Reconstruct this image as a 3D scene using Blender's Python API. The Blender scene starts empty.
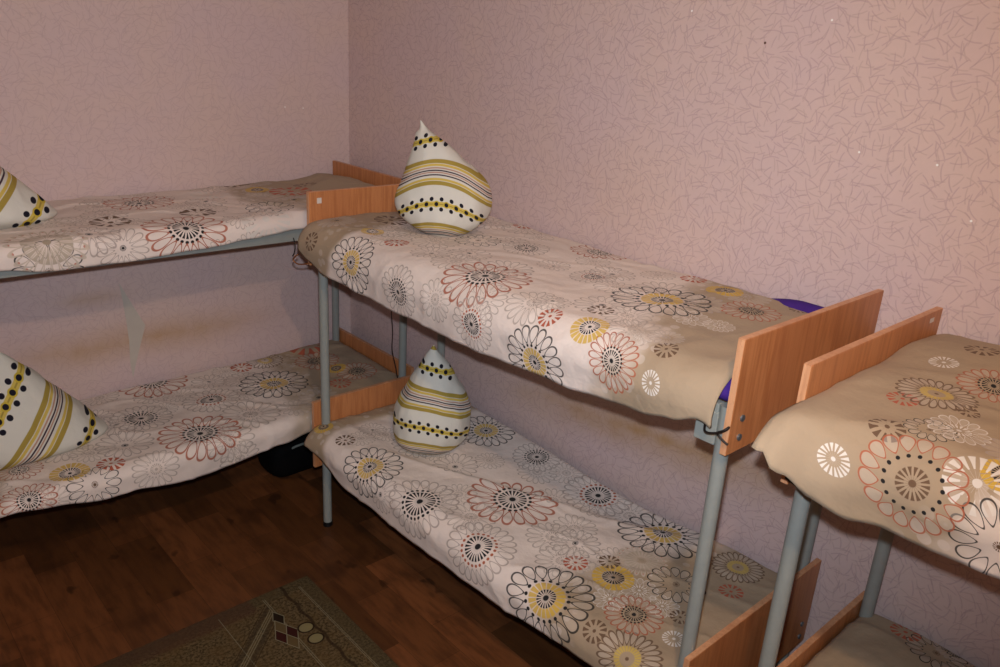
FLASH, BULB = 184, 60
import bpy, math, random
import numpy as np
from mathutils import Vector, Matrix, noise

random.seed(4)
C = bpy.context.scene.collection
sc = bpy.context.scene
PI = math.pi

# ------------------------------------------------------------------ helpers
def lin(r, g, b):
    f = lambda c: c/12.92 if c <= .04045 else ((c+.055)/1.055)**2.4
    return (f(r/255), f(g/255), f(b/255), 1)

class MB:
    """collects verts / faces in world coordinates, then links one mesh object"""
    def __init__(s): s.v = []; s.f = []; s.sm = []
    def add(s, vs, fs, smooth=False):
        n = len(s.v); s.v += [tuple(v) for v in vs]
        s.f += [tuple(n+i for i in f) for f in fs]; s.sm += [smooth]*len(fs)
    def box(s, x0, x1, y0, y1, z0, z1, bev=0.0):
        if x0 > x1: x0, x1 = x1, x0
        if y0 > y1: y0, y1 = y1, y0
        if bev <= 0:
            vs = [(x, y, z) for z in (z0, z1) for y in (y0, y1) for x in (x0, x1)]
            s.add(vs, [(0,2,3,1), (4,5,7,6), (0,1,5,4), (2,6,7,3), (0,4,6,2), (1,3,7,5)]); return
        import bmesh
        bm = bmesh.new(); bmesh.ops.create_cube(bm, size=1)
        for v in bm.verts:
            v.co = Vector(((x0+x1)/2+v.co.x*(x1-x0), (y0+y1)/2+v.co.y*(y1-y0), (z0+z1)/2+v.co.z*(z1-z0)))
        bmesh.ops.bevel(bm, geom=bm.edges[:], offset=bev, segments=2, affect='EDGES', profile=.5)
        bm.verts.index_update()
        s.add([v.co[:] for v in bm.verts], [[v.index for v in f.verts] for f in bm.faces]); bm.free()
    def tube(s, pts, r, n=14, cap=True):
        pts = [Vector(p) for p in pts]; rings = []
        up = None
        for i, p in enumerate(pts):
            d = (pts[min(i+1, len(pts)-1)]-pts[max(i-1, 0)]).normalized()
            if up is None:
                a = Vector((1,0,0)) if abs(d.x) < .8 else Vector((0,1,0))
                up = d.cross(a).normalized()
            up = (up-d*up.dot(d)).normalized(); w = d.cross(up)
            rr = r[i] if isinstance(r, (list, tuple)) else r
            rings.append([p+(up*math.cos(2*PI*k/n)+w*math.sin(2*PI*k/n))*rr for k in range(n)])
        vs = [v for ring in rings for v in ring]; fs = []
        for i in range(len(pts)-1):
            for k in range(n):
                fs.append((i*n+k, i*n+(k+1) % n, (i+1)*n+(k+1) % n, (i+1)*n+k))
        s.add(vs, fs, True)
        if cap:
            s.add(rings[0], [tuple(range(n))[::-1]]); s.add(rings[-1], [tuple(range(n))])
    def build(s, name, mat, parent=None, origin=None, fix=True):
        me = bpy.data.meshes.new(name)
        o0 = Vector(origin) if origin is not None else Vector((0,0,0))
        base = o0
        if parent is not None: base = parent.matrix_world.translation + o0 if False else Vector(parent['_w']) + o0
        me.from_pydata([tuple(Vector(v)-base) for v in s.v], [], s.f)
        me.polygons.foreach_set('use_smooth', s.sm); me.materials.append(mat)
        if fix:
            import bmesh
            bm = bmesh.new(); bm.from_mesh(me); bmesh.ops.recalc_face_normals(bm, faces=bm.faces[:]); bm.to_mesh(me); bm.free()
        o = bpy.data.objects.new(name, me); C.objects.link(o)
        if parent is not None: o.parent = parent; o.location = o0
        else: o.location = o0
        o['_w'] = tuple(base)
        return o

def tag(o, label=None, cat=None, group=None, kind=None):
    if label: o['label'] = label
    if cat: o['category'] = cat
    if group: o['group'] = group
    if kind: o['kind'] = kind
    return o
def empty(name, loc):
    o = bpy.data.objects.new(name, None); C.objects.link(o); o.location = loc
    o.empty_display_size = .1; o['_w'] = tuple(loc); return o

# ------------------------------------------------------------------ node helper
class NT:
    def __init__(s, name, rough=.7, spec=.3):
        s.m = bpy.data.materials.new(name); s.m.use_nodes = True
        s.t = s.m.node_tree; s.b = s.t.nodes['Principled BSDF']
        s.b.inputs['Roughness'].default_value = rough
        s.b.inputs['Specular IOR Level'].default_value = spec
    def n(s, typ, **kw):
        nd = s.t.nodes.new(typ)
        for k, v in kw.items(): setattr(nd, k, v)
        return nd
    def put(s, sock, v):
        if isinstance(v, bpy.types.NodeSocket): s.t.links.new(v, sock)
        elif v is not None:
            if sock.type == 'RGBA' and len(v) == 3: v = (*v, 1)
            sock.default_value = v
    def math(s, op, a, b=None, c=None, clamp=False):
        nd = s.n('ShaderNodeMath', operation=op); nd.use_clamp = clamp
        s.put(nd.inputs[0], a)
        if b is not None: s.put(nd.inputs[1], b)
        if c is not None: s.put(nd.inputs[2], c)
        return nd.outputs[0]
    def vec(s, op, a, b=None, scale=None):
        nd = s.n('ShaderNodeVectorMath', operation=op); s.put(nd.inputs[0], a)
        if b is not None: s.put(nd.inputs[1], b)
        if scale is not None: s.put(nd.inputs['Scale'], scale)
        return nd.outputs['Value'] if op in ('LENGTH', 'DOT_PRODUCT', 'DISTANCE') else nd.outputs[0]
    def step(s, v, a, b):          # smooth 0..1 between a and b (a may exceed b)
        nd = s.n('ShaderNodeMapRange', interpolation_type='SMOOTHSTEP'); s.put(nd.inputs['Value'], v)
        if isinstance(a, (int, float)) and isinstance(b, (int, float)) and a > b:
            s.put(nd.inputs['From Min'], b); s.put(nd.inputs['From Max'], a)
            nd.inputs['To Min'].default_value = 1; nd.inputs['To Max'].default_value = 0
        else:
            s.put(nd.inputs['From Min'], a); s.put(nd.inputs['From Max'], b)
        return nd.outputs[0]
    def band(s, v, c, hw, soft):   # 1 where |v-c|<hw
        d = s.math('ABSOLUTE', s.math('SUBTRACT', v, c))
        return s.step(d, hw+soft, hw-soft)
    def mix(s, f, a, b, blend='MIX'):
        nd = s.n('ShaderNodeMix', data_type='RGBA', blend_type=blend)
        s.put(nd.inputs[0], f); s.put(nd.inputs[6], a); s.put(nd.inputs[7], b); return nd.outputs[2]
    def coord(s, which='Object'): return s.n('ShaderNodeTexCoord').outputs[which]
    def noise(s, vec, scale, detail=3, rough=.5, col=False):
        nd = s.n('ShaderNodeTexNoise'); s.put(nd.inputs['Vector'], vec)
        nd.inputs['Scale'].default_value = scale; nd.inputs['Detail'].default_value = detail
        nd.inputs['Roughness'].default_value = rough
        return nd.outputs['Color' if col else 'Fac']
    def sep(s, v):
        nd = s.n('ShaderNodeSeparateXYZ'); s.put(nd.inputs[0], v); return nd.outputs
    def comb(s, x, y, z):
        nd = s.n('ShaderNodeCombineXYZ'); s.put(nd.inputs[0], x); s.put(nd.inputs[1], y); s.put(nd.inputs[2], z); return nd.outputs[0]
    def attr(s, name): return s.n('ShaderNodeAttribute', attribute_name=name)
    def bump(s, h, strength=.3, dist=.01):
        nd = s.n('ShaderNodeBump'); nd.inputs['Strength'].default_value = strength
        nd.inputs['Distance'].default_value = dist; s.put(nd.inputs['Height'], h)
        s.t.links.new(nd.outputs[0], s.b.inputs['Normal'])
    def base(s, c): s.put(s.b.inputs['Base Color'], c)

# ------------------------------------------------------------------ materials
def mat_wallpaper(name, flat):
    """pale pink paper scattered with short curved mauve strokes; flat: which axes lie in the wall"""
    M = NT(name, .55, .35)
    o = M.sep(M.coord('Object'))
    u = o[0] if flat == 'xz' else o[1]; v = o[2]
    P = M.comb(u, v, 0)
    P = M.vec('ADD', P, M.vec('SCALE', M.noise(P, 5, 2, col=True), scale=.03))
    kf = .60 if flat == 'xz' else 1.0
    tot = None; tot2 = None
    for k, (off, cell, L) in enumerate([((0, 0, 0), .046, .021), ((1.37, 2.11, 0), .050, .024), ((3.7, .53, 0), .055, .026), ((5.2, 4.4, 0), .043, .019), ((8.1, 6.3, 0), .060, .027)]):
        Q = M.vec('ADD', P, off)
        vo = M.n('ShaderNodeTexVoronoi', voronoi_dimensions='2D'); M.put(vo.inputs['Vector'], Q)
        vo.inputs['Scale'].default_value = 1/cell; vo.inputs['Randomness'].default_value = .75
        c = M.sep(vo.outputs['Color'])
        d = M.vec('SUBTRACT', Q, vo.outputs['Position'])
        rot = M.n('ShaderNodeVectorRotate', rotation_type='Z_AXIS'); M.put(rot.inputs['Vector'], d)
        M.put(rot.inputs['Angle'], M.math('MULTIPLY', c[0], PI*2))
        e = M.sep(rot.outputs[0])
        y = M.math('SUBTRACT', e[1], M.math('MULTIPLY', M.math('MULTIPLY', e[0], e[0]), 7.))
        ln = M.math('MULTIPLY_ADD', c[1], L*.6, L*.68)
        a = M.math('MULTIPLY', M.step(M.math('ABSOLUTE', y), .0024, .0009), M.step(M.math('SUBTRACT', M.math('ABSOLUTE', e[0]), ln), .003, -.003))
        if k % 2: tot2 = a if tot2 is None else M.math('MAXIMUM', tot2, a)
        else: tot = a if tot is None else M.math('MAXIMUM', tot, a)
    base = M.mix(M.step(M.noise(P, 2.2, 3), .35, .65), lin(211, 188, 186), lin(214, 190, 182))
    base = M.mix(M.math('MULTIPLY', M.noise(P, 60, 2), .22), base, lin(188, 170, 168))
    col = M.mix(M.math('MULTIPLY', tot, .34*kf), base, lin(162, 130, 142))
    col = M.mix(M.math('MULTIPLY', tot2, .30*kf), col, lin(168, 142, 138))
    # yellow rubbed stains where sleepers lean on the wall
    nz = M.noise(P, 3.2, 4); nz2 = M.noise(P, 14, 3)
    if flat == 'xz':
        st = M.math('MULTIPLY', M.band(M.math('ADD', v, M.math('MULTIPLY_ADD', nz, .05, -.025)), .705, .045, .085), M.band(u, -1.12, .5, .35))
        st2 = M.math('MULTIPLY', M.band(v, .935, .012, .05), M.band(u, -1.32, .09, .13))
        st = M.math('MAXIMUM', M.math('MULTIPLY', st, .8), M.math('MULTIPLY', st2, .8))
    else:
        st = M.math('MULTIPLY', M.band(M.math('SUBTRACT', M.math('ADD', v, M.math('MULTIPLY_ADD', nz, .08, -.04)), M.math('MULTIPLY', u, -.10)), .53, .05, .10), M.band(u, -2.05, .55, .4))
        st2 = M.math('MULTIPLY', M.band(v, 1.62, .10, .22), M.band(u, -1.75, .15, .55))
        st = M.math('MAXIMUM', M.math('MULTIPLY', st, 1.1), M.math('MULTIPLY', st2, .22))
    st = M.math('MULTIPLY', st, M.math('MULTIPLY_ADD', nz2, .8, .35), clamp=True)
    col = M.mix(st, col, lin(178, 138, 82))
    # specks: glints of glitter painted as white dots, and a small brown mark
    specks = [((-.359, 1.746), 1), ((-.262, 1.740), 1)] if flat == 'xz' else [((-2.311, 2.147), 0), ((-2.034, 2.232), 1), ((-2.507, 2.215), 1), ((-2.871, 1.867), 1), ((-2.985, 1.74), 1), ((-2.659, 1.872), 1)]
    R = M.comb(u, v, 0)
    for (a, b), w in specks:
        d = M.vec('DISTANCE', R, (a, b, 0))
        col = M.mix(M.step(d, .0055 if not w else .0042, .002), col, (.95, .95, .93) if w else lin(70, 40, 20))
    M.base(col)
    M.bump(M.math('ADD', M.math('MAXIMUM', tot, tot2), M.math('MULTIPLY', M.noise(P, 160, 2), .6)), .25, .002)
    return M.m

def mat_simple(name, col, rough=.5, spec=.4, metal=0, nscale=30, namt=.15, dark=None):
    M = NT(name, rough, spec); P = M.coord()
    M.b.inputs['Metallic'].default_value = metal
    dk = dark or tuple(c*.7 for c in col[:3])
    M.base(M.mix(M.math('MULTIPLY', M.step(M.noise(P, nscale, 4), .3, .75), namt*2), col, dk))
    M.bump(M.noise(P, nscale*3, 2), .05, .002)
    return M.m

def mat_beech(name, base=(194, 130, 82), dark=(172, 108, 64), axis=2):
    """beech-look chipboard laminate with fine vertical flecks"""
    M = NT(name, .42, .4); o = M.sep(M.coord())
    s = [1, 1, 1]; s[axis] = .07
    P = M.comb(*[M.math('MULTIPLY', o[i], s[i]) for i in range(3)])
    a = M.noise(P, 90, 4, .6); b = M.noise(P, 9, 2)
    s2 = [1, 1, 1]; s2[axis] = .25
    P2 = M.comb(*[M.math('MULTIPLY', o[i], s2[i]) for i in range(3)])
    fl = M.step(M.noise(P2, 260, 1), .62, .72)
    c = M.mix(M.step(a, .35, .7), lin(*base), lin(*dark))
    c = M.mix(M.math('MULTIPLY', M.step(b, .4, .65), .35), c, lin(168, 106, 68))
    c = M.mix(M.math('MULTIPLY', fl, .22), c, lin(150, 94, 60))
    M.base(c); return M.m

def mat_floor():
    M = NT('wood_look_linoleum', .42, .25); o = M.sep(M.coord())
    P = M.comb(M.math('ADD', o[1], 20.13), M.math('ADD', o[0], 20.034), 0)
    br = M.n('ShaderNodeTexBrick', offset=.37, offset_frequency=2, squash=1)
    M.put(br.inputs['Vector'], P)
    br.inputs['Scale'].default_value = 1; br.inputs['Brick Width'].default_value = .46
    br.inputs['Row Height'].default_value = .152; br.inputs['Mortar Size'].default_value = .0007
    br.inputs['Mortar Smooth'].default_value = .3; br.inputs['Bias'].default_value = -.1
    br.inputs['Color1'].default_value = lin(84, 52, 28); br.inputs['Color2'].default_value = lin(130, 80, 47)
    br.inputs['Mortar'].default_value = lin(60, 36, 22)
    S = M.comb(M.math('MULTIPLY', o[0], 1), M.math('MULTIPLY', o[1], .16), 0)
    g = M.noise(S, 34, 5, .6); g2 = M.noise(M.coord(), 5.5, 3)
    c = M.mix(M.math('MULTIPLY', M.step(g, .38, .68), .5), br.outputs['Color'], lin(58, 33, 20))
    c = M.mix(M.math('MULTIPLY', M.step(g2, .52, .72), .5), c, lin(50, 30, 19))
    kn = M.noise(M.comb(o[0], M.math('MULTIPLY', o[1], .6), 3.1), 13, 2)
    c = M.mix(M.math('MULTIPLY', M.step(kn, .66, .74), .6), c, lin(36, 22, 15))
    M.base(c); M.bump(g, .08, .002); return M.m

def mat_rug():
    """olive brown woven runner: mottled ground, thin grey lines, diamonds and paired cream leaves"""
    M = NT('rug_weave', .95, .05); o = M.sep(M.coord())
    # local coords: p = distance in from the right edge, q = distance from the far edge
    p = M.math('MULTIPLY', o[0], -1); q = M.math('MULTIPLY', o[1], -1)
    P = M.comb(p, q, 0)
    nz = M.noise(P, 95, 3, .7); nb = M.noise(P, 9, 2)
    c = M.mix(M.step(nz, .38, .62), lin(60, 50, 33), lin(104, 87, 60))
    c = M.mix(M.math('MULTIPLY', M.step(nb, .4, .65), .5), c, lin(92, 72, 44))
    # darker outer border
    edge = M.math('MINIMUM', p, q)
    c = M.mix(M.math('MULTIPLY', M.step(edge, .062, .052), .5), c, lin(70, 62, 44))
    c = M.mix(M.math('MULTIPLY', M.math('MULTIPLY', M.step(p, .24, .27), M.step(q, .10, .07)), .6), c, lin(76, 52, 40))
    grey = lin(128, 122, 98); dk = lin(40, 30, 22)
    for d in (.058, .064): c = M.mix(M.math('MULTIPLY', M.math('MULTIPLY', M.band(p, d, .0012, .0006), M.step(q, .04, .05)), .7), c, grey)
    wob = M.math('MULTIPLY', M.math('SINE', M.math('MULTIPLY', q, 60)), .0035)
    c = M.mix(M.math('MULTIPLY', M.band(M.math('ADD', p, wob), .123, .006, .003), .75), c, dk)
    for d in (.205, .212): c = M.mix(M.math('MULTIPLY', M.math('MULTIPLY', M.band(p, d, .0014, .0006), M.step(q, .03, .04)), .7), c, grey)
    c = M.mix(M.math('MULTIPLY', M.math('MULTIPLY', M.band(p, .39, .0014, .0006), M.step(q, .03, .04)), .7), c, grey)
    # big diagonal double lines (chevrons)
    pr = M.math('PINGPONG', M.math('SUBTRACT', p, .21), .30)
    dg = M.math('SUBTRACT', q, M.math('MULTIPLY_ADD', pr, .95, .11))
    qm = M.math('PINGPONG', dg, .22); inside = M.step(p, .212, .218)
    for d in (.0, .012, .05):
        c = M.mix(M.math('MULTIPLY', M.math('MULTIPLY', M.band(qm, d, .0025, .0012), inside), .65), c, dk if d == .05 else grey)
    c = M.mix(M.math('MULTIPLY', M.math('MULTIPLY', M.band(qm, .03, .012, .004), inside), .5), c, lin(48, 42, 34))
    # trios of dark red diamonds beside the line, repeating
    qr = M.math('SUBTRACT', M.math('MODULO', M.math('ADD', q, .0), .62), .0)
    for (a, b, cc) in ((.213, .165, dk), (.208, .262, lin(56, 28, 24)), (.252, .262, lin(56, 28, 24)), (.230, .215, lin(92, 76, 50)), (.230, .308, lin(92, 76, 50))):
        dd = M.math('ADD', M.math('DIVIDE', M.math('ABSOLUTE', M.math('SUBTRACT', p, a)), .022), M.math('DIVIDE', M.math('ABSOLUTE', M.math('SUBTRACT', qr, b)), .045))
        c = M.mix(M.step(dd, 1.12, 1.06), c, grey); c = M.mix(M.step(dd, .98, .92), c, cc)
    # paired cream leaves on the wavy vine
    for b in (.272, .345):
        for off in (0,):
            dq = M.math('SUBTRACT', qr, b)
            dd = M.vec('LENGTH', M.comb(M.math('DIVIDE', M.math('SUBTRACT', p, .157), .027), M.math('DIVIDE', dq, .024), 0))
            cut = M.step(M.math('ABSOLUTE', dq), 0, .004)
            c = M.mix(M.step(dd, 1.25, 1.15), c, dk); c = M.mix(M.step(dd, 1.0, .9), c, lin(128, 118, 82))
    M.base(c)
    M.bump(M.noise(P, 300, 2), .5, .004); return M.m

# print of the bedspreads: every face knows the flower it lies in (attributes written per corner)
BLK = (.018, .017, .018); GRY = (.42, .35, .31); ORG = (.40, .115, .06); RED = (.44, .11, .06)
YEL = (.62, .40, .04); WHT = (.70, .655, .60); TAN = (.43, .31, .22); BRN = (.15, .09, .055); OLV = (.58, .42, .09)
N0 = (0, 0, 0)
#  name: petals(n, colour, inner), dashes(colour, outer), dots(colour, radius), fill(colour, outer)
FL = {
 'big':    (19, (BLK, .52), (BLK, .21), (BLK, .475), (YEL, .40)),
 'dash':   (22, (GRY, .55), (BLK, .40), (BLK, .48), (N0, 0)),
 'orange': (20, (ORG, .42), (BLK, .31), (BLK, .395), (N0, 0)),
 'dotted': (22, (GRY, .55), (BLK, .37), (ORG, .475), (N0, 0)),
 'yring':  (20, (N0, 2), (BLK, .50), (N0, 0), (YEL, .96)),
 'red':    (12, (N0, 2), (RED, .95), (N0, 0), (N0, 0)),
 'white':  (18, (N0, 2), (WHT, .98), (N0, 0), (N0, 0)),
 'daisy':  (11, (N0, 2), (BRN, .98), (N0, 0), (N0, 0)),
 'plain':  (16, (GRY, .30), (BLK, .12), (N0, 0), (N0, 0)),
 'disc':   (24, (BRN, .42), (BRN, .06), (N0, 0), (OLV, .40)),
 'huge':   (17, (ORG, .62), (BRN, .32), (BLK, .54), (N0, 0)),
 'loops':  (14, (BLK, .40), (BRN, .12), (N0, 0), (N0, 0)),
 'wloops': (15, (WHT, .42), (WHT, .40), (N0, 0), (N0, 0)),
 'tloops': (15, (TAN, .42), (BRN, .30), (N0, 0), (N0, 0)),
 'fan':    (22, ((.55, .47, .38), .20), ((.40, .33, .24), .62), (RED, .90), (N0, 0)),
 'faint':  (17, ((.45, .38, .33), .35), ((.45, .38, .33), .25), (N0, 0), (N0, 0)),
}
def mat_bedspread():
    M = NT('flower_print_cotton', .85, .15)
    t = M.attr('tan').outputs['Fac']
    P = M.attr('cloth').outputs['Vector']
    tn = M.step(M.math('ADD', t, M.math('MULTIPLY_ADD', M.noise(P, 7, 2), .30, -.15)), .40, .60)
    c = M.mix(tn, (.76, .665, .60), (.385, .295, .20))
    # pale discs scattered over the change from cream to beige
    vo = M.n('ShaderNodeTexVoronoi'); M.put(vo.inputs['Vector'], P); vo.inputs['Scale'].default_value = 24
    rim = M.math('MULTIPLY', M.band(t, .55, .10, .16), M.step(vo.outputs['Distance'], .36, .30))
    c = M.mix(M.math('MULTIPLY', rim, .55), c, (.64, .56, .50))
    for L in 'BA':
        a = M.attr('P'+L).outputs['Vector']; x, y, n = M.sep(a)[0], M.sep(a)[1], M.sep(a)[2]
        c1, c2, c3, c4 = [M.attr(k+L) for k in ('petal', 'dash', 'dot', 'fill')]
        i1, r2, r3, r4 = c1.outputs['Alpha'], c2.outputs['Alpha'], c3.outputs['Alpha'], c4.outputs['Alpha']
        r = M.vec('LENGTH', M.comb(x, y, 0))
        th = M.math('MULTIPLY', M.math('ARCTAN2', y, x), 1/(2*PI))
        cell = M.math('SUBTRACT', M.math('FRACT', M.math('MULTIPLY', th, n)), .5)
        arcu = M.math('DIVIDE', M.math('MULTIPLY', r, 2*PI), n)      # arc length of one cell
        arc = M.math('MULTIPLY', cell, arcu)
        on = M.step(n, .5, 1)
        # yellow fill: broad dashes between .58*r4 and r4 (whole disc look when n small)
        fr = M.math('MULTIPLY', M.step(M.math('SUBTRACT', r, r4), .02, -.01), M.step(M.math('SUBTRACT', r, M.math('MULTIPLY', r4, .56)), -.02, .01))
        fa = M.math('MULTIPLY', fr, M.step(M.math('ABSOLUTE', cell), .46, .34))
        c = M.mix(M.math('MULTIPLY', M.math('MULTIPLY', fa, on), .85), c, c4.outputs['Color'])
        # dashes
        dr = M.math('MULTIPLY', M.step(M.math('SUBTRACT', r, r2), .012, -.012), M.step(M.math('SUBTRACT', r, M.math('MULTIPLY', r2, .48)), -.012, .012))
        wedge = M.math('DIVIDE', r, M.math('MAXIMUM', r2, .01))
        da = M.math('MULTIPLY', dr, M.step(M.math('DIVIDE', M.math('ABSOLUTE', cell), wedge), .40, .28))
        spoke = M.math('MULTIPLY', M.math('MULTIPLY', M.step(M.math('SUBTRACT', r, M.math('MULTIPLY', r2, .62)), .01, -.01), M.step(M.math('ABSOLUTE', arc), .010, .004)), .35)
        da = M.math('MAXIMUM', da, spoke)
        ctr = M.step(M.math('SUBTRACT', r, M.math('MULTIPLY_ADD', r2, .10, .042)), .012, -.012)
        da = M.math('MULTIPLY', M.math('MAXIMUM', da, ctr), M.math('GREATER_THAN', r2, .03))
        c = M.mix(M.math('MULTIPLY', da, on), c, c2.outputs['Color'])
        # dots
        dd = M.vec('LENGTH', M.comb(M.math('SUBTRACT', r, r3), arc, 0))
        do = M.math('MULTIPLY', M.step(dd, .048, .034), M.math('GREATER_THAN', r3, .03))
        c = M.mix(M.math('MULTIPLY', do, on), c, c3.outputs['Color'])
        # petal loops: ellipse outline in each cell
        half = M.math('MULTIPLY', M.math('SUBTRACT', .99, i1), .5)
        rc = M.math('ADD', i1, half)
        er = M.math('DIVIDE', M.math('SUBTRACT', r, rc), M.math('MAXIMUM', half, .02))
        aw = M.math('MULTIPLY', M.math('DIVIDE', 2*PI, n), M.math('MULTIPLY', rc, .53))
        tt = M.math('DIVIDE', M.math('SUBTRACT', r, i1), M.math('MAXIMUM', M.math('MULTIPLY', half, 2), .02))
        ea = M.math('DIVIDE', arc, M.math('MULTIPLY', aw, M.math('MULTIPLY_ADD', tt, .95, .40)))
        e = M.vec('LENGTH', M.comb(er, ea, 0))
        li = M.step(M.math('MULTIPLY', M.math('ABSOLUTE', M.math('SUBTRACT', e, .93)), M.math('MINIMUM', aw, half)), .0175, .009)
        li = M.math('MULTIPLY', li, M.math('LESS_THAN', i1, 1.5))
        ins = M.math('MULTIPLY', M.math('MULTIPLY', M.step(e, .93, .85), M.math('LESS_THAN', i1, 1.5)), .18)
        c = M.mix(M.math('MULTIPLY', ins, on), c, (.78, .72, .66))
        c = M.mix(M.math('MULTIPLY', M.math('MULTIPLY', li, on), .9), c, c1.outputs['Color'])
    M.base(c)
    w = M.noise(P, 9, 4, .55); f = M.noise(P, 600, 1)
    M.bump(M.math('ADD', w, M.math('MULTIPLY', f, .02)), .35, .03)
    M.b.inputs['Sheen Weight'].default_value = .05
    return M.m

def mat_pillow():
    """white case with olive/yellow/brown stripe bands and dotted yellow chains; 'band' = (across the bands, along, 0)"""
    M = NT('striped_pillowcase', .85, .15); B = M.sep(M.attr('band').outputs['Vector'])
    b, a = B[0], B[1]
    white = (.66, .65, .58); c = white
    c = M.mix(M.math('MULTIPLY', M.noise(M.coord(), 12, 3), .25), white, (.60, .62, .56))
    ol = (.36, .27, .055); ye = (.60, .45, .10); br = (.055, .03, .045); pk = (.45, .27, .2)
    per = .222
    m = M.math('MODULO', M.math('ADD', b, per*4), per)
    def stripe(c, lo, hi, col): return M.mix(M.band(m, (lo+hi)/2, (hi-lo)/2, .0008), c, col)
    # stripe group, 9 cm broad
    for lo, hi, col in ((.088, .102, ol), (.104, .112, ye), (.120, .1245, br), (.1285, .1325, pk), (.135, .1395, br),
                        (.1435, .148, pk), (.152, .160, ye), (.162, .176, ol)):
        c = stripe(c, lo, hi, col)
    # chain: yellow band with pale eyes, black dots on it and in rows above and below
    c = stripe(c, .0125, .0305, (.60, .47, .10)); c = stripe(c, .0195, .0235, ol)
    sp = .038
    for off, sh, rad in ((.0215, 0, .0075), (.0035, .5, .0075), (.0395, .5, .0075)):
        cell = M.math('MULTIPLY', M.math('SUBTRACT', M.math('FRACT', M.math('ADD', M.math('DIVIDE', a, sp), sh)), .5), sp)
        mm = M.math('SUBTRACT', M.math('MODULO', M.math('ADD', b, per*4+.01), per), off+.01)
        d = M.vec('LENGTH', M.comb(cell, mm, 0))
        if sh == 0: c = M.mix(M.step(d, .0125, .011), c, (.55, .42, .05))
        c = M.mix(M.step(d, rad+.0008, rad-.0008), c, (.012, .011, .02))
    M.base(c)
    M.bump(M.noise(M.coord(), 16, 4), .3, .02); return M.m

W_L = mat_wallpaper('wallpaper_far', 'xz'); W_R = mat_wallpaper('wallpaper_side', 'yz')
BEECH = mat_beech('beech_laminate'); EDGE = mat_beech('beech_edge_band', (212, 160, 120), (196, 140, 102))
STEEL = mat_simple('grey_green_paint', lin(144, 149, 144), .45, .5, 0, 40, .1)
GLINT = mat_simple('bag_glint_grey', lin(112, 118, 112), .5, .4, 0, 30, .2)
BOLT = mat_simple('zinc_bolt', lin(120, 128, 132), .35, .5, .6)
BLACKP = mat_simple('black_plastic', lin(18, 18, 20), .4, .4)
BLACKB = mat_simple('black_bag_cloth', lin(8, 8, 10), .8, .1, 0, 60, .3)
COPPER = mat_simple('copper_wire', lin(150, 92, 50), .4, .5, .5)
DARKW = mat_simple('dark_wire', lin(30, 22, 20), .5, .4)
PURPLE = mat_simple('purple_ticking', lin(70, 40, 132), .8, .2, 0, 25, .25)
PLY = mat_simple('bed_board', lin(110, 80, 60), .8, .1)
STICK = mat_simple('sticker_glint_white', lin(215, 205, 195), .5, .3)
CEIL = mat_simple('ceiling_whitewash', lin(205, 200, 190), .9, .1, 0, 3, .05)
PATCH = mat_simple('pale_patch', lin(198, 190, 178), .7, .2, 0, 14, .12)
SPREAD = mat_bedspread(); PCASE = mat_pillow(); FLOORM = mat_floor(); RUGM = mat_rug()

# ------------------------------------------------------------------ room
RX, RY, RZ = -5.0, -6.6, 3.2
def slab(name, x0, x1, y0, y1, z0, z1, m):
    b = MB(); b.box(x0, x1, y0, y1, z0, z1); o = b.build(name, m); o['kind'] = 'structure'; return o
slab('floor', RX, 0, RY, 0, -.1, 0, FLOORM)
slab('ceiling', RX, 0, RY, 0, RZ, RZ+.1, CEIL)
slab('wall_left', RX, .1, 0, .1, -.1, RZ+.1, W_L)
slab('wall_right', 0, .1, RY, 0, -.1, RZ+.1, W_R)
slab('wall_back', RX, .1, RY-.1, RY, -.1, RZ+.1, W_L)
slab('wall_side', RX-.1, RX, RY-.1, .1, -.1, RZ+.1, W_R)

# thin pale kite-shaped piece laid flat on the far wall
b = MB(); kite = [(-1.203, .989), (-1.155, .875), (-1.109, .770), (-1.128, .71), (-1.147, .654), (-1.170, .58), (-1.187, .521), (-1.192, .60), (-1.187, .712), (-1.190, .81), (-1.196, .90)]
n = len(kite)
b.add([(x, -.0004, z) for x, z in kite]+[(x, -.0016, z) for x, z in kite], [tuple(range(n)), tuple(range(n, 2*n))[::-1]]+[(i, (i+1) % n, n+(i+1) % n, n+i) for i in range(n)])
tag(b.build('wall_patch', PATCH, origin=(-1.16, 0, .52)), 'narrow pale greenish kite-shaped patch on the wall above the far lower bed', 'wallpaper patch')

# rug
b = MB(); b.box(-2.15, -.955, -3.3, -1.185, .0005, .009, .003)
tag(b.build('rug', RUGM, origin=(-.955, -1.185, .0005)), 'dark olive brown woven rug with leaf and diamond pattern on the floor', 'rug')

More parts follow.
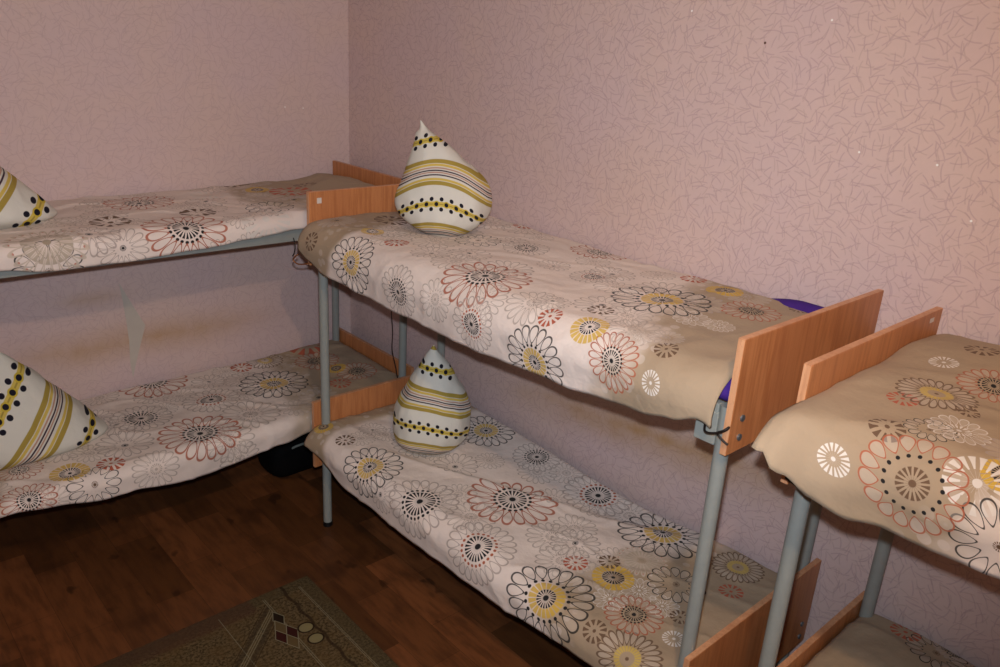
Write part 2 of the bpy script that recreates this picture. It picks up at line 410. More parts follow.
# ------------------------------------------------------------------ bunk beds
G = .026; W = .713; LEN = 1.95; T = .018; PR = .019; PINS = .045
RU, RL = 1.298, None
def bunk(name, label, mp, root, ztop, zbot, zlt, zlb, rail_low, ends):
    """mp maps bed coords (x out from wall, y along from the head board, z) to the room; root = wall corner at the head"""
    r = empty(name, root); tag(r, label, 'bunk bed', 'metal bunk beds with beech end boards')
    def bx(m, x0, x1, y0, y1, z0, z1, bev=0):
        a, c = mp(x0, y0), mp(x1, y1); m.box(a[0], c[0], a[1], c[1], z0, z1, bev)
    for k, y0 in (('headboard', 0), ('footboard', LEN-T)):
        for z0, z1 in ((zbot, ztop), (zlb, zlt)):
            m = MB(); bx(m, G, G+W, y0, y0+T, z0, z1, .0015); bo = m.build(k, BEECH, r)
            # pale edge banding
            e = MB(); bx(e, G+W, G+W+.0012, y0+.001, y0+T-.001, z0+.001, z1-.001)
            bx(e, G, G+W, y0+.001, y0+T-.001, z1, z1+.0012); e.build('edge_band', EDGE, bo)
            yo = -.0015 if y0 == 0 else LEN+.0015
            for xx in (G+PINS, G+W-PINS):
                for zz in (z0+.038, z0+.088):
                    q = MB(); c0 = mp(xx, yo if y0 == 0 else LEN-.002); c1 = mp(xx, yo-.003 if y0 == 0 else LEN+.004)
                    c0 = mp(xx, -.0+.001) if y0 == 0 else c0
                    q.tube([(*c0, zz), (*c1, zz)], .0085, 12); q.build('bolt', BOLT, bo)
    yA, yB = T+PR+.001, LEN-T-PR-.001
    xa, xb = G+PINS, G+W-PINS
    for y in (yA, yB):
        for x in (xa, xb):
            m = MB(); c = mp(x, y); m.tube([(*c, .012), (*c, RU+.026)], PR, 18)
            po = m.build('post', STEEL, r)
            m = MB(); m.tube([(*c, 0), (*c, .022)], PR+.0025, 18); m.build('foot_cap', BLACKP, po)
    for zr in (RU, rail_low):
        for x in (xa, xb):
            m = MB(); bx(m, x-.0125, x+.0125, yA+PR, yB-PR, zr-.026, zr+.026, .002); m.build('side_rail', STEEL, r)
        for y in (yA, yB):
            m = MB(); bx(m, xa+PR, xb-PR, y-.0125, y+.0125, zr-.026, zr+.026, .002); m.build('end_rail', STEEL, r)
        m = MB(); bx(m, xa+.015, xb-.015, yA+.015, yB-.015, zr+.012, zr+.024); m.build('bed_base', PLY, r)
        for x in (xa, xb):
            for y, s in ((yA, 1), (yB, -1)):
                m = MB(); y1 = y+s*(PR-.004); y2 = y+s*(PR+.055)
                bx(m, x-.016, x+.016, min(y1, y2), max(y1, y2), zr-.082, zr+.004, .002)
                m.build('bracket', STEEL, r)
    return r

Y1, Y2, X1 = -.871, -2.963, -.091
mpR1 = lambda x, y: (-x, Y1-y)
mpR2 = lambda x, y: (-x, Y2-y)
mpL = lambda x, y: (X1-y, -x+.013)
bedR1 = bunk('bunk_bed', 'middle grey metal bunk bed seen full length between two beech end boards', mpR1, (0, Y1, 0), 1.512, 1.219, .612, .300, .41, 1)
bedR2 = bunk('bunk_bed', 'grey metal bunk bed cut off by the right edge of the photo', mpR2, (0, Y2, 0), 1.505, 1.219, .584, .300, .43, 1)
bedL = bunk('bunk_bed', 'grey metal bunk bed along the far wall, its beech headboard in the corner', mpL, (X1, 0, 0), 1.478, 1.205, .569, .290, .425, 1)

def interp(kn, y):
    if y <= kn[0][0]: return kn[0][1]
    for (a, u), (b_, v) in zip(kn, kn[1:]):
        if y <= b_:
            t = (y-a)/(b_-a); t = t*t*(3-2*t); return u+(v-u)*t
    return kn[-1][1]

# cloth surface: a = distance across the cloth from the wall edge, y = along the bed
def surf(S, a, y):
    zt = interp(S['top'], y); xf = interp(S['front'], y); r = S['r']; xs = interp(S['x0'], y)
    flat = xf-r-xs
    if a <= flat: x, z = xs+a, zt
    elif a <= flat+r*PI/2:
        t = (a-flat)/r; x, z = xf-r+r*math.sin(t), zt-r*(1-math.cos(t))
    else:
        d = a-flat-r*PI/2; x, z = xf-min(d, .5)*S.get('tuck', .12), zt-r-d
    # dip towards the middle of the bed and swell at the wall side
    u = max(0, min(1, (x-xs)/(xf-xs)))
    z += S.get('crown', .0)*math.sin(PI*u)
    for (cx, cy, sx, sy, h) in S.get('bumps', ()):
        z += h*math.exp(-((x-cx)/sx)**2-((y-cy)/sy)**2)
    if 'ridge' in S:
        x0_, y0_, x1_, y1_, h = S['ridge']; L = math.hypot(x1_-x0_, y1_-y0_); tx, ty = (x1_-x0_)/L, (y1_-y0_)/L
        al = (x-x0_)*tx+(y-y0_)*ty; ds = (x-x0_)*ty-(y-y0_)*tx
        w_ = 1/(1+math.exp(-(al+.05)/.05))/(1+math.exp((al-L-.1)/.08))
        z += w_*h*(math.exp(-(ds/.03)**2)*.5 - 1/(1+math.exp(ds/.012))*math.exp(-(ds/.25)**2))
    e = min(a/.03, 1); z -= (1-e)**2*.022
    # rounded ends
    for d in (y-S['y0'], S['y1']-y):
        if d < .045: z -= (1-max(0, d)/.045)**2*S.get('endr', .03)
    return x, z
def amax(S, y):
    zt = interp(S['top'], y); r = S['r']; xf = interp(S['front'], y); xs = interp(S['x0'], y)
    dr = zt-interp(S['hem'], y)
    if dr < r: return (xf-r-xs)+r*math.acos(1-dr/r)
    return (xf-r-xs)+r*PI/2+dr-r

def wr(S, x, y, z):
    sd = S['seed']
    k = noise.noise(Vector((x*7, y*5, sd)))*.009 + noise.noise(Vector((x*17+y*4, y*15-x*5, sd+5)))*.0035
    q = noise.noise(Vector((x*4.5+y*1.5, y*3.1, sd+9.)))
    k += max(0, .10-abs(q))*.055          # long soft creases
    return k*S.get('wamp', 1)

def bedspread(S, mp, label, flowers, name='bedspread'):
    nb = max(60, int((S['y1']-S['y0'])/.0115)); na = 92
    V = []; CL = []
    for j in range(nb+1):
        y = S['y0']+(S['y1']-S['y0'])*j/nb; A = amax(S, y)
        for i in range(na+1):
            a = A*i/na; x, z = surf(S, a, y); zt = interp(S['top'], y)
            k = wr(S, x if a < A*.75 else x+(zt-z), y, z)
            down = max(0, min(1, (zt-z)/.06))
            z += k*(1-down); xx = x+k*.9*down
            hem = max(0, (i/na-.9)/.1)
            z += hem*noise.noise(Vector((y*9, S['seed'], 2)))*.005
            px, py = mp(xx, y); V.append((px, py, z)); CL.append((a, y, 0))
    fs = [(j*(na+1)+i, j*(na+1)+i+1, (j+1)*(na+1)+i+1, (j+1)*(na+1)+i) for j in range(nb) for i in range(na)]
    # orient outward (up)
    v0, v1, v2 = (Vector(V[k]) for k in fs[na//4][:3])
    if (v1-v0).cross(v2-v1).z < 0: fs = [f[::-1] for f in fs]
    me = bpy.data.meshes.new(name); o0 = Vector((*mp(.4, (S['y0']+S['y1'])/2), interp(S['top'], 1)-.1))
    me.from_pydata([tuple(Vector(v)-o0) for v in V], [], fs)
    me.polygons.foreach_set('use_smooth', [True]*len(fs)); me.materials.append(SPREAD)
    VA = np.array(CL)
    # flower of each face
    FLW = []
    for (ca, cy, R, typ) in flowers: FLW.append((ca, cy, R, typ))
    rnd = random.Random(S['seed'])
    fill = []
    for _ in range(70):
        fill.append((rnd.uniform(.03, .85), rnd.uniform(S['y0'], S['y1']), rnd.uniform(.06, .10), rnd.choice(['faint', 'faint', 'faint', 'plain'])))
    fill = [q for q in fill if interp(S['tan'], q[1]) < .6 and all((q[0]-p[0])**2+(q[1]-p[1])**2 > (p[2]*.75)**2 for p in FLW)]
    keep = []
    for q in fill:
        if all((q[0]-p[0])**2+(q[1]-p[1])**2 > (.1)**2 for p in keep): keep.append(q)
    ALL = FLW+keep
    F = np.array(fs); cen = VA[F].mean(axis=1)[:, :2]
    nf = len(F); A1 = np.full(nf, -1); A2 = np.full(nf, -1)
    for k, (ca, cy, R, typ) in enumerate(ALL):
        hit = (cen[:, 0]-ca)**2+(cen[:, 1]-cy)**2 < (R*1.03+.006)**2
        s1 = hit & (A1 < 0); s2 = hit & (A1 >= 0) & (A2 < 0) & (A1 != k)
        A2[s2] = k; A1[s1] = k
    cor = VA[F]                                        # nf,4,3
    for L, idx in (('A', A1), ('B', A2)):
        P = np.zeros((nf, 4, 3)); cols = {q: np.zeros((nf, 4, 4)) for q in ('petal', 'dash', 'dot', 'fill')}
        cols['petal'][..., 3] = 2
        for k, (ca, cy, R, typ) in enumerate(ALL):
            m = idx == k
            if not m.any(): continue
            n_, pe, da, do, fi = FL[typ]; c = cor[m]; ph = (k*1.7) % 6.28
            dx, dy = (c[..., 0]-ca)/R, (c[..., 1]-cy)/R
            P[m, :, 0] = dx*math.cos(ph)-dy*math.sin(ph); P[m, :, 1] = dx*math.sin(ph)+dy*math.cos(ph); P[m, :, 2] = n_
            for q, (co, al) in zip(('petal', 'dash', 'dot', 'fill'), (pe, da, do, fi)):
                cols[q][m] = (*co, al)
        at = me.attributes.new('P'+L, 'FLOAT_VECTOR', 'CORNER'); at.data.foreach_set('vector', P.ravel())
        for q, v in cols.items():
            at = me.attributes.new(q+L, 'FLOAT_COLOR', 'CORNER'); at.data.foreach_set('color', v.ravel())
    at = me.attributes.new('cloth', 'FLOAT_VECTOR', 'POINT'); at.data.foreach_set('vector', VA.ravel())
    tv = np.array([interp(S['tan'], y+.10*math.sin(a*5+S['seed'])) for a, y, _ in CL]); at = me.attributes.new('tan', 'FLOAT', 'POINT'); at.data.foreach_set('value', tv)
    o = bpy.data.objects.new(name, me); C.objects.link(o); o.location = o0
    sm = o.modifiers.new('thick', 'SOLIDIFY'); sm.thickness = .007; sm.offset = -1
    tag(o, label, 'bedspread', 'flower print bedspreads on the bunks')
    return o

# ------------------------------------------------------------------ bedspread shapes, one per bunk level (y runs from the headboard)
S_R1U = dict(seed=1.3, y0=.022, y1=1.905, r=.105, crown=.0, endr=.012, tuck=.20, wamp=.8,
  top=[(0, 1.412), (.5, 1.405), (1.2, 1.400), (1.7, 1.412), (1.9, 1.415)],
  front=[(0, .800), (.15, .795), (.5, .780), (1.5, .775), (1.8, .770), (1.90, .755)],
  x0=[(0, .015), (1.5, .015), (1.65, .045), (1.88, .085)],
  hem=[(0, 1.315), (.07, 1.27), (.2, 1.228), (.6, 1.205), (1.0, 1.198), (1.4, 1.215), (1.7, 1.242), (1.8, 1.262), (1.88, 1.29)],
  bumps=[(.40, .32, .16, .14, -.012)],
  tan=[(0, .75), (.14, .62), (.26, .2), (1.30, .15), (1.55, .55), (1.72, 1)])
S_R1L = dict(seed=5.1, ridge=(.56, .52, .20, 1.33, .030), y0=.024, y1=1.90, r=.070, wamp=.9, crown=.0, endr=.010, tuck=.12,
  top=[(0, .512), (.5, .500), (1.2, .494), (1.7, .505), (1.9, .51)],
  front=[(0, .790), (.2, .785), (1.0, .775), (1.9, .765)],
  x0=[(0, .03), (1.9, .03)],
  hem=[(0, .445), (.08, .425), (.33, .352), (.7, .342), (1.15, .352), (1.6, .395), (1.9, .40)],
  bumps=[(.12, 1.0, .16, .6, -.012), (.40, .36, .15, .14, -.01)],
  tan=[(0, .9), (.16, .62), (.32, .15), (1.30, .15), (1.55, .55), (1.72, 1)])
S_R2U = dict(seed=8.7, y0=.012, y1=1.90, r=.110, wamp=.8, crown=.0, endr=.016, tuck=.18,
  top=[(0, 1.435), (.2, 1.428), (.5, 1.420), (1.9, 1.41)],
  front=[(0, .945), (.04, .925), (.12, .870), (.25, .805), (.5, .780), (1.9, .775)],
  x0=[(0, .03), (1.9, .03)],
  hem=[(0, 1.395), (.03, 1.375), (.07, 1.335), (.12, 1.285), (.2, 1.245), (.4, 1.240), (1.9, 1.25)],
  bumps=[(.15, .25, .22, .22, .045), (.55, .20, .2, .15, .01)],
  tan=[(0, 1), (.26, .9), (.42, .5), (.56, .15), (1.5, .15), (1.8, .9)])
S_R2L = dict(seed=12.2, y0=.024, y1=1.90, r=.045, crown=.0, endr=.012, tuck=.12,
  top=[(0, .535), (1.9, .520)], front=[(0, .79), (1.9, .78)], x0=[(0, .03), (1.9, .03)],
  hem=[(0, .43), (.3, .39), (1.9, .40)], bumps=[(.2, .22, .25, .2, .035)],
  tan=[(0, 1), (.26, .9), (.42, .5), (.56, .15), (1.9, .15)])
S_LU = dict(seed=15.8, y0=.024, y1=1.90, r=.050, crown=.0, endr=.012, tuck=.10,
  top=[(0, 1.415), (.3, 1.402), (1.0, 1.392), (1.9, 1.392)], front=[(0, .765), (.3, .765), (.8, .758), (1.9, .762)], x0=[(0, .03), (1.9, .03)],
  hem=[(0, 1.345), (.6, 1.335), (.8, 1.318), (1.05, 1.300), (1.3, 1.288), (1.55, 1.29), (1.7, 1.312), (1.9, 1.33)], bumps=[(.3, .12, .3, .14, .018)],
  tan=[(0, 1), (.3, .85), (.5, .55), (.75, .28), (1.6, .15), (1.9, .3)])
S_LL = dict(seed=19.4, y0=.024, y1=1.90, r=.045, crown=.0, endr=.010, tuck=.12,
  top=[(0, .505), (.3, .495), (1.9, .487)], front=[(0, .770), (.6, .775), (1.9, .785)], x0=[(0, .03), (1.9, .03)],
  hem=[(0, .43), (.55, .420), (.72, .385), (1.08, .348), (1.45, .385), (1.8, .44), (1.9, .45)], bumps=[(.3, .12, .3, .14, .010)],
  tan=[(0, 1), (.3, .85), (.5, .55), (.75, .25), (1.6, .15), (1.75, .5), (1.9, .7)])
# print flowers on each cloth: (across, along, radius, kind), metres on the cloth
FLOWERS = {
 'R1U': [(0.805, 0.382, 0.116, 'big'), (0.834, 0.675, 0.095, 'dash'), (0.826, 1.063, 0.092, 'dotted'), (0.642, 0.978, 0.152, 'orange'), (0.330, 1.157, 0.079, 'dotted'), (0.271, 0.779, 0.087, 'dash'), (0.348, 0.599, 0.090, 'loops'), (0.349, 1.451, 0.156, 'big'), (0.705, 1.479, 0.057, 'yring'), (0.646, 1.280, 0.058, 'plain'), (0.714, 1.337, 0.039, 'red'), (0.750, 1.602, 0.083, 'orange'), (0.866, 1.328, 0.114, 'big'), (0.742, 1.735, 0.030, 'white'), (0.587, 1.668, 0.052, 'faint'), (0.644, 1.716, 0.035, 'daisy'), (0.193, 1.678, 0.093, 'orange'), (0.098, 1.508, 0.063, 'yring'), (0.068, 1.366, 0.046, 'red'), (0.028, 1.744, 0.033, 'daisy'), (0.023, 0.505, 0.049, 'red'), (0.655, 0.107, 0.078, 'plain'), (0.453, 0.183, 0.068, 'daisy'), (0.630, 0.476, 0.047, 'red'), (0.610, 0.656, 0.076, 'plain'), (0.799, 0.117, 0.038, 'daisy'), (0.062, 0.949, 0.110, 'orange'), (0.406, 1.612, 0.062, 'wloops'), (0.384, 1.697, 0.049, 'wloops'), (0.621, 0.306, 0.045, 'yring'), (0.643, 1.621, 0.042, 'wloops'), (0.585, 1.413, 0.040, 'daisy')],
 'R1L': [(0.690, 0.062, 0.043, 'yring'), (0.676, 0.213, 0.042, 'daisy'), (0.529, 0.194, 0.060, 'plain'), (0.705, 0.439, 0.135, 'big'), (0.697, 0.759, 0.148, 'dash'), (0.117, 0.467, 0.132, 'big'), (0.088, 0.759, 0.105, 'dash'), (0.405, 0.608, 0.098, 'plain'), (0.413, 0.957, 0.173, 'orange'), (0.706, 1.099, 0.136, 'dotted'), (0.433, 1.297, 0.090, 'plain'), (0.086, 1.099, 0.141, 'dotted'), (0.125, 1.438, 0.164, 'big'), (0.512, 1.372, 0.043, 'red'), (0.417, 1.438, 0.037, 'daisy'), (0.476, 1.504, 0.071, 'yring'), (0.710, 1.429, 0.156, 'big'), (0.569, 1.664, 0.091, 'orange'), (0.707, 1.627, 0.038, 'daisy'), (0.343, 1.655, 0.096, 'loops'), (0.103, 1.730, 0.087, 'disc'), (0.233, 1.787, 0.041, 'red'), (0.465, 1.759, 0.033, 'daisy'), (0.561, 1.806, 0.035, 'white'), (0.718, 1.759, 0.102, 'disc'), (0.331, 1.504, 0.087, 'fan'), (0.460, 1.598, 0.063, 'wloops'), (0.570, 1.570, 0.056, 'wloops'), (0.466, 1.693, 0.055, 'wloops')],
 'R2U': [(0.837, 0.145, 0.031, 'white'), (0.788, 0.278, 0.099, 'huge'), (0.709, 0.192, 0.036, 'daisy'), (0.464, 0.192, 0.083, 'disc'), (0.276, 0.135, 0.033, 'white'), (0.150, 0.173, 0.039, 'daisy'), (0.322, 0.259, 0.076, 'orange'), (0.546, 0.154, 0.034, 'red'), (0.820, 0.439, 0.086, 'loops'), (0.732, 0.373, 0.059, 'white'), (0.691, 0.401, 0.040, 'yring'), (0.596, 0.287, 0.060, 'wloops'), (0.643, 0.249, 0.052, 'loops'), (0.497, 0.268, 0.025, 'daisy')],
 'R2L': [(0.051, 0.156, 0.044, 'red'), (0.074, 0.250, 0.084, 'loops'), (0.015, 0.279, 0.057, 'dash')],
 'LU': [(0.709, 1.542, 0.128, 'fan'), (0.812, 1.551, 0.115, 'loops'), (0.222, 1.070, 0.137, 'orange'), (0.519, 1.278, 0.075, 'daisy'), (0.676, 1.400, 0.105, 'plain'), (0.705, 1.070, 0.157, 'orange'), (0.210, 0.759, 0.088, 'white'), (0.709, 0.750, 0.104, 'white'), (0.559, 0.656, 0.101, 'loops'), (0.499, 0.938, 0.072, 'daisy'), (0.195, 0.533, 0.055, 'yring'), (0.300, 0.420, 0.101, 'red'), (0.195, 0.288, 0.057, 'daisy'), (0.000, 0.552, 0.076, 'daisy')],
 'LL': [(0.015, 1.023, 0.161, 'orange'), (0.356, 1.193, 0.130, 'dash'), (0.357, 0.882, 0.128, 'dotted'), (0.357, 0.571, 0.164, 'big'), (0.082, 0.608, 0.055, 'red'), (0.074, 0.477, 0.092, 'disc'), (0.637, 1.052, 0.168, 'orange'), (0.658, 1.561, 0.072, 'yring'), (0.675, 1.419, 0.054, 'red'), (0.547, 1.325, 0.113, 'plain'), (0.750, 1.721, 0.093, 'orange'), (0.763, 1.504, 0.097, 'loops'), (0.220, 0.260, 0.114, 'orange'), (0.360, 0.231, 0.051, 'yring'), (0.534, 0.316, 0.058, 'red'), (0.466, 0.175, 0.101, 'orange'), (0.020, 0.203, 0.119, 'red'), (0.533, 1.702, 0.083, 'orange'), (0.593, 0.806, 0.133, 'faint'), (0.740, 0.967, 0.109, 'faint')],
}
LAB = {
 'R1U': 'cream and beige flower print bedspread on the upper level of the middle bunk',
 'R1L': 'flower print bedspread on the lower level of the middle bunk, nearest the floor rug',
 'R2U': 'beige flower print bedspread bulging past the headboard at the right edge of the photo',
 'R2L': 'flower print bedspread in the bottom right corner, lower level of the right bunk',
 'LU': 'thin flower print bedspread on the upper level of the far left bunk',
 'LL': 'flower print bedspread on the lower level of the far left bunk'}
for key, S, mp in (('R1U', S_R1U, mpR1), ('R1L', S_R1L, mpR1), ('R2U', S_R2U, mpR2), ('R2L', S_R2L, mpR2), ('LU', S_LU, mpL), ('LL', S_LL, mpL)):
    bedspread(S, mp, LAB[key], FLOWERS[key])

# purple mattress whose ticking shows beside the bedspread of the middle bunk
def mattress(mp, y0, y1, x0, x1, z0, z1):
    """a padded slab with soft edges whose wall-side foot corner is pushed up"""
    NX, NY = 40, 90; b = MB(); top = []; bot = []
    sm = lambda v, a, c: (lambda t: t*t*(3-2*t))(max(0, min(1, (v-a)/(c-a))))
    for j in range(NY+1):
        for i in range(NX+1):
            x = x0+(x1-x0)*i/NX; y = y0+(y1-y0)*j/NY
            d = min(x-x0, x1-x, y-y0, (y1-y)*2, .03); e = (1-d/.03)**2*.028
            lift = .042*sm(y, 1.50, 1.75)*sm(x, .14, .05)
            top.append((*mp(x, y), z1-e+lift+noise.noise(Vector((x*8, y*6, 4)))*.004)); bot.append((*mp(x, y), z0+e*.6))
    n = len(top); W1 = NX+1; fs = []
    for j in range(NY):
        for i in range(NX):
            q = (j*W1+i, j*W1+i+1, (j+1)*W1+i+1, (j+1)*W1+i); fs += [q, tuple(n+k for k in q[::-1])]
    ring = [i for i in range(NX+1)]+[j*W1+NX for j in range(1, NY+1)]+[NY*W1+i for i in range(NX-1, -1, -1)]+[j*W1 for j in range(NY-1, 0, -1)]
    for k in range(len(ring)):
        a, c = ring[k], ring[(k+1) % len(ring)]; fs.append((a, c, n+c, n+a))
    b.add(top+bot, fs, True)
    return b.build('mattress', PURPLE, origin=(*mp((x0+x1)/2, (y0+y1)/2), z0))
tag(mattress(mpR1, .026, LEN-T-.004, 0.020, .705, 1.326, 1.384), 'purple mattress peeping out at the footboard of the middle upper bunk', 'mattress')

# ------------------------------------------------------------------ pillows
def catmull(kn, t):
    for i in range(len(kn)-1):
        if t <= kn[i+1][0] or i == len(kn)-2:
            p0 = kn[max(i-1, 0)]; p1 = kn[i]; p2 = kn[i+1]; p3 = kn[min(i+2, len(kn)-1)]
            u = (t-p1[0])/(p2[0]-p1[0]); out = []
            for c in range(1, len(p1)):
                m1 = (p2[c]-p0[c])/(p2[0]-p0[0])*(p2[0]-p1[0]); m2 = (p3[c]-p1[c])/(p3[0]-p1[0])*(p2[0]-p1[0])
                out.append((2*u**3-3*u**2+1)*p1[c]+(u**3-2*u**2+u)*m1+(-2*u**3+3*u**2)*p2[c]+(u**3-u**2)*m2)
            return out
def pillow(loc, ang, H, prof, bandf, label, seed, group='pillows stood up on a corner'):
    """prof: (t, left half width, right half width, half depth); local x = across, y = depth, z = up"""
    NU, NV = 96, 110; V = []; Bd = []
    ca, sa = math.cos(ang), math.sin(ang)
    for j in range(NV+1):
        t = j/NV; wl, wr_, dp, cx = catmull(prof, t); wl = max(wl, .0015); wr_ = max(wr_, .0015); dp = max(dp, .0015)
        for i in range(NU):
            th = 2*PI*i/NU; cs, sn = math.cos(th), math.sin(th)
            ex = .86
            x = math.copysign(abs(cs)**ex, cs)*(wr_ if cs > 0 else wl)+cx
            y = math.copysign(abs(sn)**1.0, sn)*dp*(1 if sn < 0 else .9)
            z = t*H
            nn = noise.noise(Vector((x*9, y*9+seed, z*8)))*.012+noise.noise(Vector((x*26, y*22, z*15+seed)))*.004
            k = min(1, 4*(1-t))*min(1, .25+t*6)
            x += cs*nn*k; y += sn*nn*k
            V.append((x*ca-y*sa, x*sa+y*ca, z)); Bd.append(bandf(x, y, z))
    fs = [(j*NU+i, j*NU+(i+1) % NU, (j+1)*NU+(i+1) % NU, (j+1)*NU+i) for j in range(NV) for i in range(NU)]
    fs += [tuple(range(NU))[::-1], tuple(NV*NU+i for i in range(NU))]
    me = bpy.data.meshes.new('pillow'); me.from_pydata(V, [], fs)
    me.polygons.foreach_set('use_smooth', [True]*len(fs)); me.materials.append(PCASE)
    at = me.attributes.new('band', 'FLOAT_VECTOR', 'POINT'); at.data.foreach_set('vector', [c for b_ in Bd for c in b_])
    o = bpy.data.objects.new('pillow', me); C.objects.link(o); o.location = loc
    return tag(o, label, 'pillow', group)

A_CAM = -math.radians(43)        # pillows stand with their broad face towards the open room
profA = [(0, .040, .040, .05, 0), (.05, .095, .095, .10, 0), (.14, .148, .148, .140, 0), (.26, .178, .178, .15, 0), (.36, .180, .182, .145, 0), (.46, .168, .174, .13, -.004),
         (.57, .142, .150, .110, -.012), (.70, .104, .100, .085, -.032), (.82, .068, .055, .055, -.054), (.89, .044, .028, .034, -.072), (.93, .018, .014, .016, -.084), (1.0, .002, .002, .002, -.098)]
pillow((-.375, Y1-.405, 1.385), A_CAM, .428, profA, lambda x, y, z: (min(z+(2.5+20*max(0, .06-z))*(x+.015)**2-.126, .282), x*1.03, 0),
       'upright white pillow with yellow bands and black dots on the middle upper bunk', 3.1)
profB = [(0, .105, .075, .085, 0), (.05, .140, .115, .12, 0), (.14, .158, .150, .135, 0), (.26, .160, .165, .14, 0), (.40, .148, .160, .135, 0),
         (.55, .122, .135, .115, 0), (.70, .088, .098, .085, 0), (.82, .055, .062, .055, .0), (.90, .035, .034, .034, 0), (.95, .018, .016, .016, .0), (1.0, .002, .002, .002, .0)]
pillow((-.425, Y1-.43, .492), A_CAM, .452, profB, lambda x, y, z: (z+1.4*x*x+.14*x-.125, x*1.03, 0),
       'teardrop shaped white pillow with yellow bands on the middle lower bunk', 7.7)
profC = [(0, .30, .27, .10, 0), (.06, .33, .30, .13, 0), (.14, .32, .285, .145, 0), (.30, .27, .235, .14, 0), (.5, .20, .175, .12, 0),
         (.7, .12, .115, .08, 0), (.86, .06, .06, .04, 0), (1.0, .004, .004, .004, 0)]
def tilt(o1): return lambda x, y, z: ((z*math.cos(o1)-x*math.sin(o1)), x*math.cos(o1)+z*math.sin(o1), 0)
pillow((-1.815, -.40, 1.392), 0, .34, profC, lambda x, y, z: ((z*.70-x*.71+.152)/1.5, (x*.70+z*.71)/1.4, 0),
       'white striped pillow cut by the left edge, on the far upper bunk', 11.3)
pillow((-1.775, -.385, .478), 0, .435, [(t, a*1.16, b_*1.16, c*1.15, d) for t, a, b_, c, d in profC], lambda x, y, z: ((z*.62-x*.78+.193)/1.5, (x*.62+z*.78)/1.4, 0),
       'white striped pillow cut by the left edge, on the far lower bunk', 14.9)

# ------------------------------------------------------------------ small things
# wires twisted round the bed corners
def wire(name, pts, r, m, label, cat='wire', group=None):
    P = [Vector(p) for p in pts]; out = []
    for i in range(len(P)-1):
        p0, p1, p2, p3 = P[max(i-1, 0)], P[i], P[i+1], P[min(i+2, len(P)-1)]
        for k in range(6):
            t = k/6; out.append(.5*((2*p1)+(p2-p0)*t+(2*p0-5*p1+4*p2-p3)*t*t+(3*p1-p0-3*p2+p3)*t**3))
    out.append(P[-1]); b = MB(); b.tube(out, r, 8)
    return tag(b.build(name, m, origin=P[0]), label, cat, group)
wire('wire', [(-.772, -.852, 1.262), (-.785, -.835, 1.238), (-.775, -.850, 1.222), (-.755, -.880, 1.226), (-.728, -.905, 1.240), (-.735, -.925, 1.252), (-.76, -.905, 1.262), (-.742, -.89, 1.238)], .0028, COPPER,
     'copper coloured wire hooked round the head corner of the middle upper bunk')
wire('wire', [(-.715, -2.740, 1.268), (-.745, -2.76, 1.262), (-.755, -2.79, 1.272), (-.748, -2.812, 1.285), (-.752, -2.824, 1.300), (-.762, -2.818, 1.292), (-.756, -2.800, 1.276), (-.752, -2.815, 1.262), (-.750, -2.828, 1.256)], .0030, DARKW,
     'black twisted wire tied at the foot corner of the middle upper bunk')
wire('hook', [(-.728, -.735, 1.298), (-.730, -.752, 1.27), (-.732, -.745, 1.238), (-.735, -.735, 1.222)], .0022, DARKW,
     'thin dark wire hook hanging from the far upper rail near the corner', 'hook')
wire('cable', [(-.33, -.868, 1.24), (-.332, -.866, 1.00), (-.318, -.862, .85), (-.322, -.866, .76), (-.300, -.868, .66), (-.29, -.868, .60)], .0022, DARKW,
     'thin dark cable dangling under the middle upper bunk', 'cable')
wire('wire', [(-.80, -3.00, 1.268), (-.795, -3.04, 1.256), (-.782, -3.09, 1.250), (-.785, -3.13, 1.240), (-.778, -3.17, 1.246), (-.77, -3.21, 1.25)], .0022, DARKW,
     'black wire running under the edge of the bedspread at the right edge of the photo')
# small white tag on the headboard
b = MB(); b.box(-.704, -.684, Y1-T-.0012, Y1-T-.0002, 1.466, 1.488, .0)
hb = [o for o in bedR1.children if o.name.startswith('headboard')][0]
st = b.build('sticker', STICK, hb); st['label'] = 'small white square sticker'
b = MB(); b.box(-.102, -.078, Y2-T-.0012, Y2-T-.0002, 1.478, 1.490, .0)  # small reflection on the right headboard, built as a thin pale chip
hb = [o for o in bedR2.children if o.name.startswith('headboard')][0]
st = b.build('sticker', STICK, hb); st['label'] = 'small pale sticker'

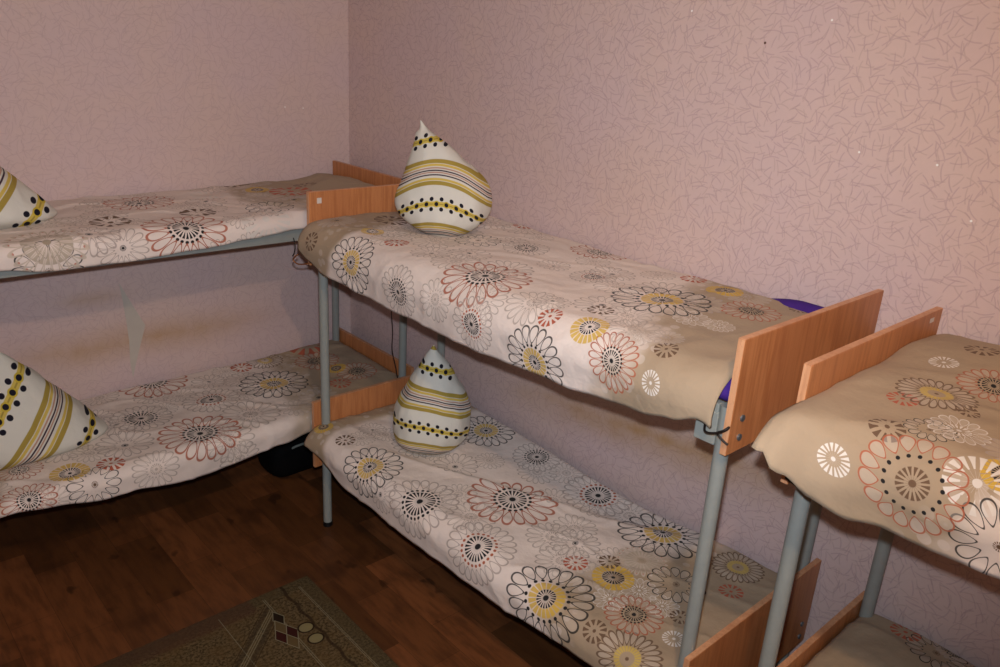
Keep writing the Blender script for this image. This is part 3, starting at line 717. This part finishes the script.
# dark bag pushed under the far lower bunk
b = MB(); NU, NV = 28, 14; vs = []; fs = []
for j in range(NV+1):
    ph = PI*j/NV
    for i in range(NU):
        th = 2*PI*i/NU; f = lambda c, e: math.copysign(abs(c)**e, c)
        x = .15*f(math.cos(th), .5)*f(math.sin(ph), .55); y = .11*f(math.sin(th), .5)*f(math.sin(ph), .55); z = .105+.103*f(-math.cos(ph), .6)
        q = noise.noise(Vector((x*14, y*14, z*16)))*.018*math.sin(ph); vs.append((-.58+x*(1+q*3), -.36+y*(1+q*3), z+q*(z > .05)))
for j in range(NV):
    for i in range(NU): fs.append((j*NU+i, j*NU+(i+1) % NU, (j+1)*NU+(i+1) % NU, (j+1)*NU+i))
b.add(vs, fs, True); bag = empty('bag', (-.58, -.36, 0)); tag(bag, 'black bag on the floor in the dark under the far left lower bunk', 'bag')
b.build('body', BLACKB, bag)
b = MB(); b.tube([(-.64, -.455, .165), (-.61, -.475, .185), (-.58, -.48, .190), (-.55, -.475, .185), (-.52, -.455, .165)], .006, 8); b.build('handle', GLINT, bag)  # the handle's grey stands in for a faint glint on the bag

# ------------------------------------------------------------------ light: camera flash and the room's ceiling bulb
def light(name, typ, loc, energy, col, size=.02):
    l = bpy.data.lights.new(name, typ); l.energy = energy; l.color = col; l.shadow_soft_size = size
    o = bpy.data.objects.new(name, l); C.objects.link(o); o.location = loc; return o
fw = Vector((.6433309, .68471696, -.34247342)); rt = Vector((.7417231, -.66825872, .05724623)); up = Vector((.18966338, .29084871, .93778187))
cp = Vector((-2.298, -3.679, 2.1096))
fl = light('camera_flash', 'SPOT', cp+up*.085+fw*.03, FLASH, (.84, .90, 1.0), .018)
fl.data.spot_size = math.radians(110); fl.data.spot_blend = 1.0
fl.rotation_euler = (fw-rt*.14+up*.06).to_track_quat('-Z', 'Y').to_euler()
light('ceiling_bulb', 'POINT', (-2.01, -3.78, 3.0), BULB, (1.0, .67, .42), .035)

w = bpy.data.worlds.new('dim'); sc.world = w; w.use_nodes = True
w.node_tree.nodes['Background'].inputs[0].default_value = (.6, .65, .8, 1); w.node_tree.nodes['Background'].inputs[1].default_value = .05

cd = bpy.data.cameras.new('camera'); cd.sensor_width = 36; cd.lens = 803.5*36/1000; cd.clip_start = .02
co = bpy.data.objects.new('camera', cd); C.objects.link(co); sc.camera = co
co.matrix_world = Matrix.Translation(cp) @ Matrix((rt, up, -fw)).transposed().to_4x4()

vs_ = sc.view_settings; vs_.view_transform = 'Standard'; vs_.look = 'None'; vs_.gamma = 1; vs_.exposure = 0; vs_.use_curve_mapping = False
for o in bpy.data.objects:
    if '_w' in o: del o['_w']
